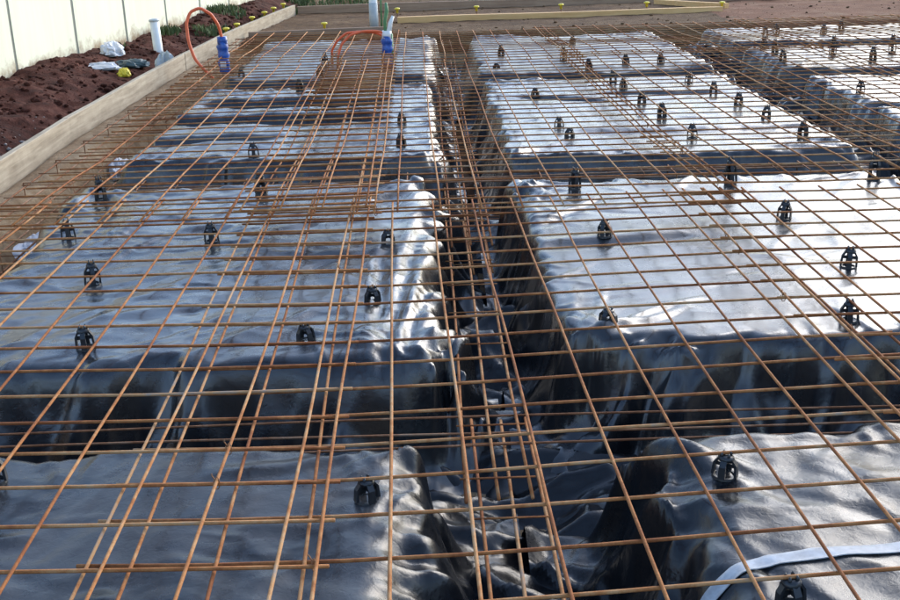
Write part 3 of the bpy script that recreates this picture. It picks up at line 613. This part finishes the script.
Zr = V[:, 2].reshape(-1, nrow); Zs = np.stack([np.convolve(np.pad(Zr[:, c], 3, 'edge'), np.ones(7)/7, 'valid') for c in range(nrow)], 1); V[:, 2] = np.maximum(Zs, Zr).ravel()
nb = len(V); V2 = np.concatenate([V + [0, 0, Z0], V + [0, 0, Z0-0.0025]])
F = [tuple(f) for f in grid_faces(len(pxs), nrow)] + [tuple(int(i)+nb for i in f[::-1]) for f in grid_faces(len(pxs), nrow)]
for k in range(len(pxs)-1):
    for c in (0, nrow-1): F.append((k*nrow+c, (k+1)*nrow+c, (k+1)*nrow+c+nb, k*nrow+c+nb))
tb = MB().add(V2, F).build('joint_tape', M_TAPE, None, True); tag(tb, 'white tape strip curving across the bottom right pad', 'tape')

# ------------------------------------------------------------------ form boards
def board(name, p0, p1, zt, zb, th, mat, label, group=None, cap=None):
    p0, p1 = np.array(p0, float), np.array(p1, float); d = p1-p0; L = np.linalg.norm(d); d /= L; nrm = np.array([-d[1], d[0]])
    mb = MB(); rows = max(2, int(L/0.5)); V = []; rg = random.Random(int(p0[1]*100+p0[0]*31))
    c = 0.004
    prof = [(0, zb), (0, zt-c), (c, zt), (th-c, zt), (th, zt-c), (th, zb)]
    for k in range(rows+1):
        t = k/rows*L; wob = 0.004*math.sin(t*1.3+p0[1]); 
        for (n_, z) in prof: q = p0+d*t+nrm*(n_+wob); V.append((q[0]-p0[0], q[1]-p0[1], z-zb + (0.004*math.sin(t*2+p0[0]) if z > zb else 0)))
    m_ = len(prof)
    F = [(k*m_+q, k*m_+(q+1) % m_, (k+1)*m_+(q+1) % m_, (k+1)*m_+q) for k in range(rows) for q in range(m_)] + [tuple(range(m_))[::-1], tuple(rows*m_+q for q in range(m_))]
    o = mb.add(V, F).build(name, mat, None, False, (float(p0[0]), float(p0[1]), zb+Z0)); return tag(o, label, 'form board', group)
nm_ = ['nearest length of timber form board on the left edge', 'second length of timber form board on the left edge', 'third length of timber form board on the left, before the soil bags',
       'fourth length of timber form board on the left, behind the blue pipe', 'farthest length of left timber form board beside yellow capped stakes']
for k in range(5):
    a, b_ = np.array(BOARD[k]), np.array(BOARD[k+1]); d = (b_-a)/np.linalg.norm(b_-a)
    board('form_board', a+d*0.003, b_-d*0.003, 0.055, -0.25, 0.045, M_WOOD, nm_[k], 'timber form boards round the slab')
board('form_board', (-1.88, 14.62), (-0.05, 14.72), -0.02, -0.30, 0.045, M_WOODBR, 'brown plank across the far left end of the slab', 'timber form boards round the slab')
board('form_board', (0.02, 15.98), (4.60, 16.02), -0.02, -0.22, 0.09, M_WOODX, 'long pale yellow plank across the far end', 'timber form boards round the slab')
board('form_board', (-1.50, 17.75), (6.2, 17.9), 0.03, -0.22, 0.05, M_WOODBR, 'farthest brown plank, behind the long pale one', 'timber form boards round the slab')
board('form_board', (3.95, 17.5), (4.75, 16.45), -0.01, -0.22, 0.09, M_WOODX, 'short pale plank set at an angle behind the long pale plank', 'timber form boards round the slab')

# ------------------------------------------------------------------ yellow capped stakes
def stake(x, y, zt, label, size=1.0):
    zg = float(ground_z(np.array([x]), np.array([y]))[0])
    root = tag(empty('capped_stake', (x, y, zg+Z0)), label, 'stake', 'yellow capped stakes round the form boards')
    h = zt-zg
    MB().tube([(0, 0, -0.1), (0, 0, h-0.02)], 0.008, 6).build('stake', M_RUST2, root, True)
    MB().tube([(0, 0, h-0.07), (0, 0, h-0.02), (0, 0, h-0.018), (0, 0, h), (0, 0, h+0.006)], [0.018, 0.02, 0.042, 0.040, 0.02], 10).build('cap', M_YELLOW, root, True)
LEFT = [(-2.12, 14.4), (-2.06, 14.95), (-1.97, 15.85), (-1.88, 16.6), (-1.82, 17.3), (-1.74, 18.0)]
for k, (x, y) in enumerate(LEFT):
    stake(x, y, 0.06, ('nearest', 'second nearest', 'third nearest', 'fourth nearest', 'fifth nearest', 'farthest')[k]+' of the yellow capped stakes behind the left form board')
stake(-0.93, 14.9, 0.04, 'yellow capped stake behind the brown far left plank')
for k, (x, y) in enumerate([(0.02, 16.75), (1.17, 16.7), (2.39, 16.6), (3.62, 16.5), (4.62, 16.15)]):
    stake(x, y, 0.04, ('first', 'second', 'third', 'fourth', 'last')[k]+' yellow capped stake from the left behind the long pale plank')

# ------------------------------------------------------------------ fence
PW = 1.42
root = tag(empty('boundary_fence', (float(FENCE0[0]), float(FENCE0[1]), Z0-0.2)), 'tall cream panel fence along the red soil bank at top left', 'fence')
ang = math.atan2(FDIR[1], FDIR[0])
def fence_pt(t, n, z): return (FDIR[0]*t-FDIR[1]*n, FDIR[1]*t+FDIR[0]*n, z)
def fbox(t0, t1, n0, n1, z0, z1):
    V = [fence_pt(t, n, z) for t in (t0, t1) for n in (n0, n1) for z in (z0, z1)]
    return MB().add(V, [(0, 1, 3, 2), (4, 6, 7, 5), (0, 4, 5, 1), (2, 3, 7, 6), (0, 2, 6, 4), (1, 5, 7, 3)])
rf = random.Random(5)
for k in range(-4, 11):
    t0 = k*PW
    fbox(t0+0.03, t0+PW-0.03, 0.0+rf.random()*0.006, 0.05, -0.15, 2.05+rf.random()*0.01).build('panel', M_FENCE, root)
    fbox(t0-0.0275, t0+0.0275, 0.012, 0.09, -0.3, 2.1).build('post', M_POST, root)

# ------------------------------------------------------------------ pipes and conduits
def gz(x, y): return float(ground_z(np.array([x]), np.array([y]))[0])
def pipe(name, x, y, zb, zt, r, mat, label, lean=(0, 0), parts=None):
    root = tag(empty(name, (x, y, zb+Z0)), label, 'pipe'); h = zt-zb; n = 14
    f = lambda t: (lean[0]*t, lean[1]*t, h*t)
    mb = MB(); ang_ = np.arange(n)*2*math.pi/n
    V = []
    for (t, rr) in ((0, r), (1, r), (1, r*0.86), (0.75, r*0.86)):
        c = f(t); V += [(c[0]+rr*math.cos(q), c[1]+rr*math.sin(q), c[2]) for q in ang_]
    F = [(a*n+k, a*n+(k+1) % n, (a+1)*n+(k+1) % n, (a+1)*n+k) for a in range(3) for k in range(n)] + [tuple(3*n+k for k in range(n))]
    mb.add(V, F).build('pipe_wall', mat, root, True)
    for (nm, t0, t1, rr, m_) in (parts or []):
        a, b_ = f(t0), f(t1); MB().tube([a, tuple((a[q]+b_[q])/2 for q in range(3)), b_], [rr, rr*1.04, rr*0.97], n).build(nm, m_, root, True)
    return root
pipe('pipe_stub', -2.68, 12.95, gz(-2.68, 12.95)-0.05, 0.32, 0.052, M_PVC, 'white pipe stub leaning in the red soil by the fence', (-0.02, 0.02), [('collar', 0.93, 0.985, 0.056, M_GREYPVC)])
def wrapped(x, y, zb, h, label, top):
    root = tag(empty('wrapped_pipe', (x, y, zb+Z0)), label, 'pipe'); rg = random.Random(int(x*100)); n = 14
    zs = np.linspace(0, h, 14); rr = [0.052+0.006*math.sin(k*1.9)+0.003*rg.random() for k in range(14)]
    V = [(rr[a]*(1+0.08*math.sin(3*q+a))*math.cos(q), rr[a]*(1+0.08*math.sin(3*q+a))*math.sin(q), zs[a]) for a in range(14) for q in np.arange(n)*2*math.pi/n]
    F = [(a*n+k, a*n+(k+1) % n, (a+1)*n+(k+1) % n, (a+1)*n+k) for a in range(13) for k in range(n)] + [tuple(13*n+k for k in range(n))]
    MB().add(V, F).build('blue_wrap', M_BLUE, root, True)
    MB().tube([(0, 0, h-0.02), (0, 0, h+0.05)], 0.049, n).build('pipe_end', top, root, True)
    MB().box(-0.03, 0.025, -0.068, -0.050, h*0.18, h*0.40).build('white_patch', M_BAG, root)
    return root
wrapped(-1.72, 11.35, TOP-0.02, 0.30, 'blue wrapped pipe by the left form board, with an orange conduit looping over it', M_BLUE)
wrapped(-0.10, 11.42, TOP-0.02, 0.30, 'blue wrapped pipe near the top centre, beside the tall white pipe', M_PVC)
def conduit(pts, label, r=0.0125):
    P = np.array(pts, float); k = np.arange(len(P)); t = np.linspace(0, len(P)-1, 60)
    Q = np.stack([np.interp(t, k, P[:, c]) for c in range(3)], 1)
    for _ in range(3):
        Q[1:-1] = (Q[:-2]+2*Q[1:-1]+Q[2:])/4
    b0 = Q[0].copy(); o = MB().tube(Q-b0, r, 8).build('orange_conduit', M_ORANGE, None, True, (b0[0], b0[1], b0[2]+Z0)); tag(o, label, 'conduit'); return o
conduit([(-1.80, 11.10, TOP-0.04), (-1.90, 11.12, 0.0), (-1.97, 11.14, 0.09), (-2.02, 11.18, 0.25), (-2.03, 11.22, 0.42), (-1.99, 11.26, 0.52), (-1.90, 11.3, 0.555), (-1.80, 11.32, 0.49), (-1.74, 11.34, 0.38), (-1.72, 11.35, 0.25)],
        'orange conduit arching high over the left form board', 0.015)
conduit([(-0.60, 11.3, TOP-0.02), (-0.59, 11.32, 0.05), (-0.55, 11.34, 0.16), (-0.46, 11.36, 0.245), (-0.33, 11.38, 0.275), (-0.20, 11.40, 0.27), (-0.125, 11.41, 0.25), (-0.10, 11.42, 0.20)], 'orange conduit bent low beside the centre blue wrapped pipe')
conduit([(-0.66, 11.5, TOP-0.02), (-0.66, 11.5, 0.08), (-0.60, 11.48, 0.18), (-0.50, 11.46, 0.255), (-0.36, 11.44, 0.265), (-0.22, 11.44, 0.255), (-0.14, 11.43, 0.22)], 'second orange conduit behind the low bent one at the centre')
pipe('tall_pipe', -0.30, 15.5, gz(-0.3, 15.5)-0.05, 0.75, 0.055, M_PVC, 'tall white pipe standing at the far end, top centre', (0.0, 0.0), [('grey_sleeve', 0.0, 0.42, 0.060, M_GREYPVC)])
rt = tag(empty('green_hose', (-0.06, 11.42, TOP+Z0)), 'green and white hose standing up from the centre blue pipe', 'hose')
MB().tube([(-0.02, 0, 0.30), (0.0, 0, 0.40), (0.03, 0.01, 0.47)], [0.028, 0.022, 0.014], 8).build('hose_end', M_PVC, rt, True)
MB().tube([(-0.05, 0.02, 0.28), (-0.055, 0.02, 0.42), (-0.03, 0.02, 0.52), (-0.035, 0.02, 0.60)], [0.016, 0.018, 0.02, 0.012], 8).build('hose_loop', M_GREEN, rt, True)
MB().tube([(0, 0, 0), (0, 0, 0.30)], 0.02, 8).build('hose_stem', M_GREEN, rt, True)
pole = MB().tube([(0, 0, 0), (0.005, 0, 0.5), (0.0, 0, 1.0)], 0.012, 8).build('thin_pole', M_GREEN, None, True, (-0.20, 15.52, gz(-0.2, 15.52)+Z0-0.03)); tag(pole, 'thin dark green pole beside the tall white pipe', 'pole')

# ------------------------------------------------------------------ rubbish on the bank
def bag(x, y, sx, sy, sz, mat, label, seed, name='plastic_bag'):
    n, m_ = 28, 18; V = []; F = []
    th = np.linspace(0, 2*math.pi, n, endpoint=False); ph = np.linspace(0.02, math.pi-0.02, m_)
    T, P_ = np.meshgrid(th, ph, indexing='ij')
    ux, uy, uz = np.cos(T)*np.sin(P_), np.sin(T)*np.sin(P_), np.cos(P_)
    rr = 0.55 + 0.75*ridge(ux*2.6+uz*1.3+5, uy*2.6-uz*1.1+5, seed, 3)*(0.6+0.8*vn(ux*1.5+9, uy*1.5+9, seed+3))
    X_, Y_, Z_ = ux*rr*sx, uy*rr*sy, np.maximum(uz*rr*sz, -0.35*sz)
    for i in range(n):
        for j in range(m_): V.append((X_[i, j], Y_[i, j], Z_[i, j]+0.3*sz))
    for i in range(n):
        for j in range(m_-1): F.append((i*m_+j, i*m_+j+1, ((i+1) % n)*m_+j+1, ((i+1) % n)*m_+j))
    F += [tuple(i*m_ for i in range(n)), tuple(i*m_+m_-1 for i in range(n))[::-1]]
    o = MB().add(V, F).build(name, mat, None, False, (x, y, gz(x, y)+Z0)); return tag(o, label, 'bag')
bag(-3.06, 11.85, 0.19, 0.12, 0.045, M_BAG, 'left white crumpled plastic bag on the soil bank', 41)
bag(-2.60, 11.15, 0.14, 0.24, 0.03, M_BAG, 'flat white crumpled bag lying against the form board', 43)
bag(-2.85, 12.2, 0.18, 0.12, 0.05, M_TEALBAG, 'dark crumpled bag behind the white bags on the bank', 47)
bag(-3.10, 12.55, 0.13, 0.13, 0.11, M_BAG, 'small white bag near the fence foot, behind the dark bag', 53)
bag(-2.80, 11.75, 0.06, 0.06, 0.06, M_YELLOW, 'small yellow wrapper between the bags on the bank', 59, 'wrapper')
bag(-2.42, 11.9, 0.10, 0.10, 0.20, M_GREYPVC, 'grey upright bag just outside the form board, below the orange loop', 61)

def scrap(X, Y, sx, sy, sz, label, seed):
    x, y = S(X, Y); o = bag(float(x), float(y), sx, sy, sz, M_BAG, label, seed, 'film_scrap'); o['category'] = 'plastic scrap'
scrap(-2.13, 6.05, 0.10, 0.22, 0.07, 'white film scrap in the edge trench, nearest the camera', 71)
scrap(-2.14, 7.95, 0.09, 0.20, 0.07, 'white film scrap in the edge trench, farther from the camera', 73)
# soil clods and weeds (nobody could count them)
rg = np.random.RandomState(3)
def clods(n, xf, yr, sr, mat, seed, name):
    V = []; F = []; ico = None
    base = np.array([(0, 0, 1), (0.89, 0, 0.45), (0.28, 0.85, 0.45), (-0.72, 0.53, 0.45), (-0.72, -0.53, 0.45), (0.28, -0.85, 0.45), (0.72, 0.53, -0.45), (-0.28, 0.85, -0.45), (-0.89, 0, -0.45), (-0.28, -0.85, -0.45), (0.72, -0.53, -0.45), (0, 0, -1)])
    bf = [(0, 1, 2), (0, 2, 3), (0, 3, 4), (0, 4, 5), (0, 5, 1), (1, 6, 2), (2, 7, 3), (3, 8, 4), (4, 9, 5), (5, 10, 1), (2, 6, 7), (3, 7, 8), (4, 8, 9), (5, 9, 10), (1, 10, 6), (6, 11, 7), (7, 11, 8), (8, 11, 9), (9, 11, 10), (10, 11, 6)]
    Vs, Fs = [], []
    y = rg.uniform(yr[0], yr[1], n); x = xf(y, rg.rand(n)); s = sr[0]+(sr[1]-sr[0])*rg.rand(n)**6; z = ground_z(x, y)
    for k in range(n):
        b = base*(0.7+0.6*rg.rand(12, 1))*s[k]*np.array([1, 1, 0.7]); Vs.append(b+np.array([x[k], y[k], z[k]+s[k]*0.2+Z0])); Fs.append(np.array(bf)+12*k)
    o = link(name, mesh_np(name, np.concatenate(Vs), np.concatenate(Fs)), mat); tag(o, kind='stuff'); return o
o = clods(4200, lambda y, u: fence_x(y)+0.05+(board_x(y)-0.1-fence_x(y))*u, (5.5, 18.5), (0.005, 0.045), M_SOIL, 1, 'soil_clods'); tag(o, 'loose red soil clods along the bank', 'soil')
o = clods(260, lambda y, u: board_x(y)-0.05-0.6*u*u, (5.5, 9.5), (0.006, 0.035), plain('pale_rubble', (0.30, 0.26, 0.24), 0.9, 0.4, 9), 2, 'rubble'); tag(o, 'pale rubble scattered outside the near form board', 'rubble')
o = clods(900, lambda y, u: -1.0+9*u, (14.3, 22), (0.006, 0.03), M_BROWN, 3, 'far_clods'); tag(o, 'loose clods on the far bare ground', 'soil')
def weeds(n, yr, xf, hr, name, label):
    V = []; F = []
    y = rg.uniform(yr[0], yr[1], n); x = xf(y, rg.rand(n)); z = ground_z(x, y)
    for k in range(n):
        dens = vn(np.array([x[k]*1.4]), np.array([y[k]*1.1]), 77)[0]
        if dens < 0.5: continue
        h = (hr[0]+(hr[1]-hr[0])*rg.rand())*(0.5+dens); a = rg.rand()*6.3; w_ = 0.004+0.006*rg.rand(); l = 0.6*h*rg.rand(); b = rg.rand()*6.3
        ca, sa = math.cos(a)*w_, math.sin(a)*w_; dx, dy = math.cos(b)*l, math.sin(b)*l; q = len(V); zz = z[k]+Z0
        V += [(x[k]-ca, y[k]-sa, zz-0.01), (x[k]+ca, y[k]+sa, zz-0.01), (x[k]+ca*1.3+dx*0.35, y[k]+sa*1.3+dy*0.35, zz+h*0.6), (x[k]-ca*1.3+dx*0.35, y[k]-sa*1.3+dy*0.35, zz+h*0.6), (x[k]+dx, y[k]+dy, zz+h)]
        F += [(q, q+1, q+2), (q, q+2, q+3), (q+3, q+2, q+4)]
    o = link(name, mesh_np(name, np.array(V), np.array(F)), M_LEAF); tag(o, label, 'weeds', kind='stuff')
weeds(9000, (11.5, 22), lambda y, u: fence_x(y)+0.03+0.75*u**1.5*np.clip((y-11)/5, 0.15, 1), (0.02, 0.10), 'weeds', 'green weeds growing along the foot of the fence')
weeds(12000, (18.3, 24), lambda y, u: -2.2+10*u, (0.03, 0.09), 'far_weeds', 'green weeds beyond the farthest plank')
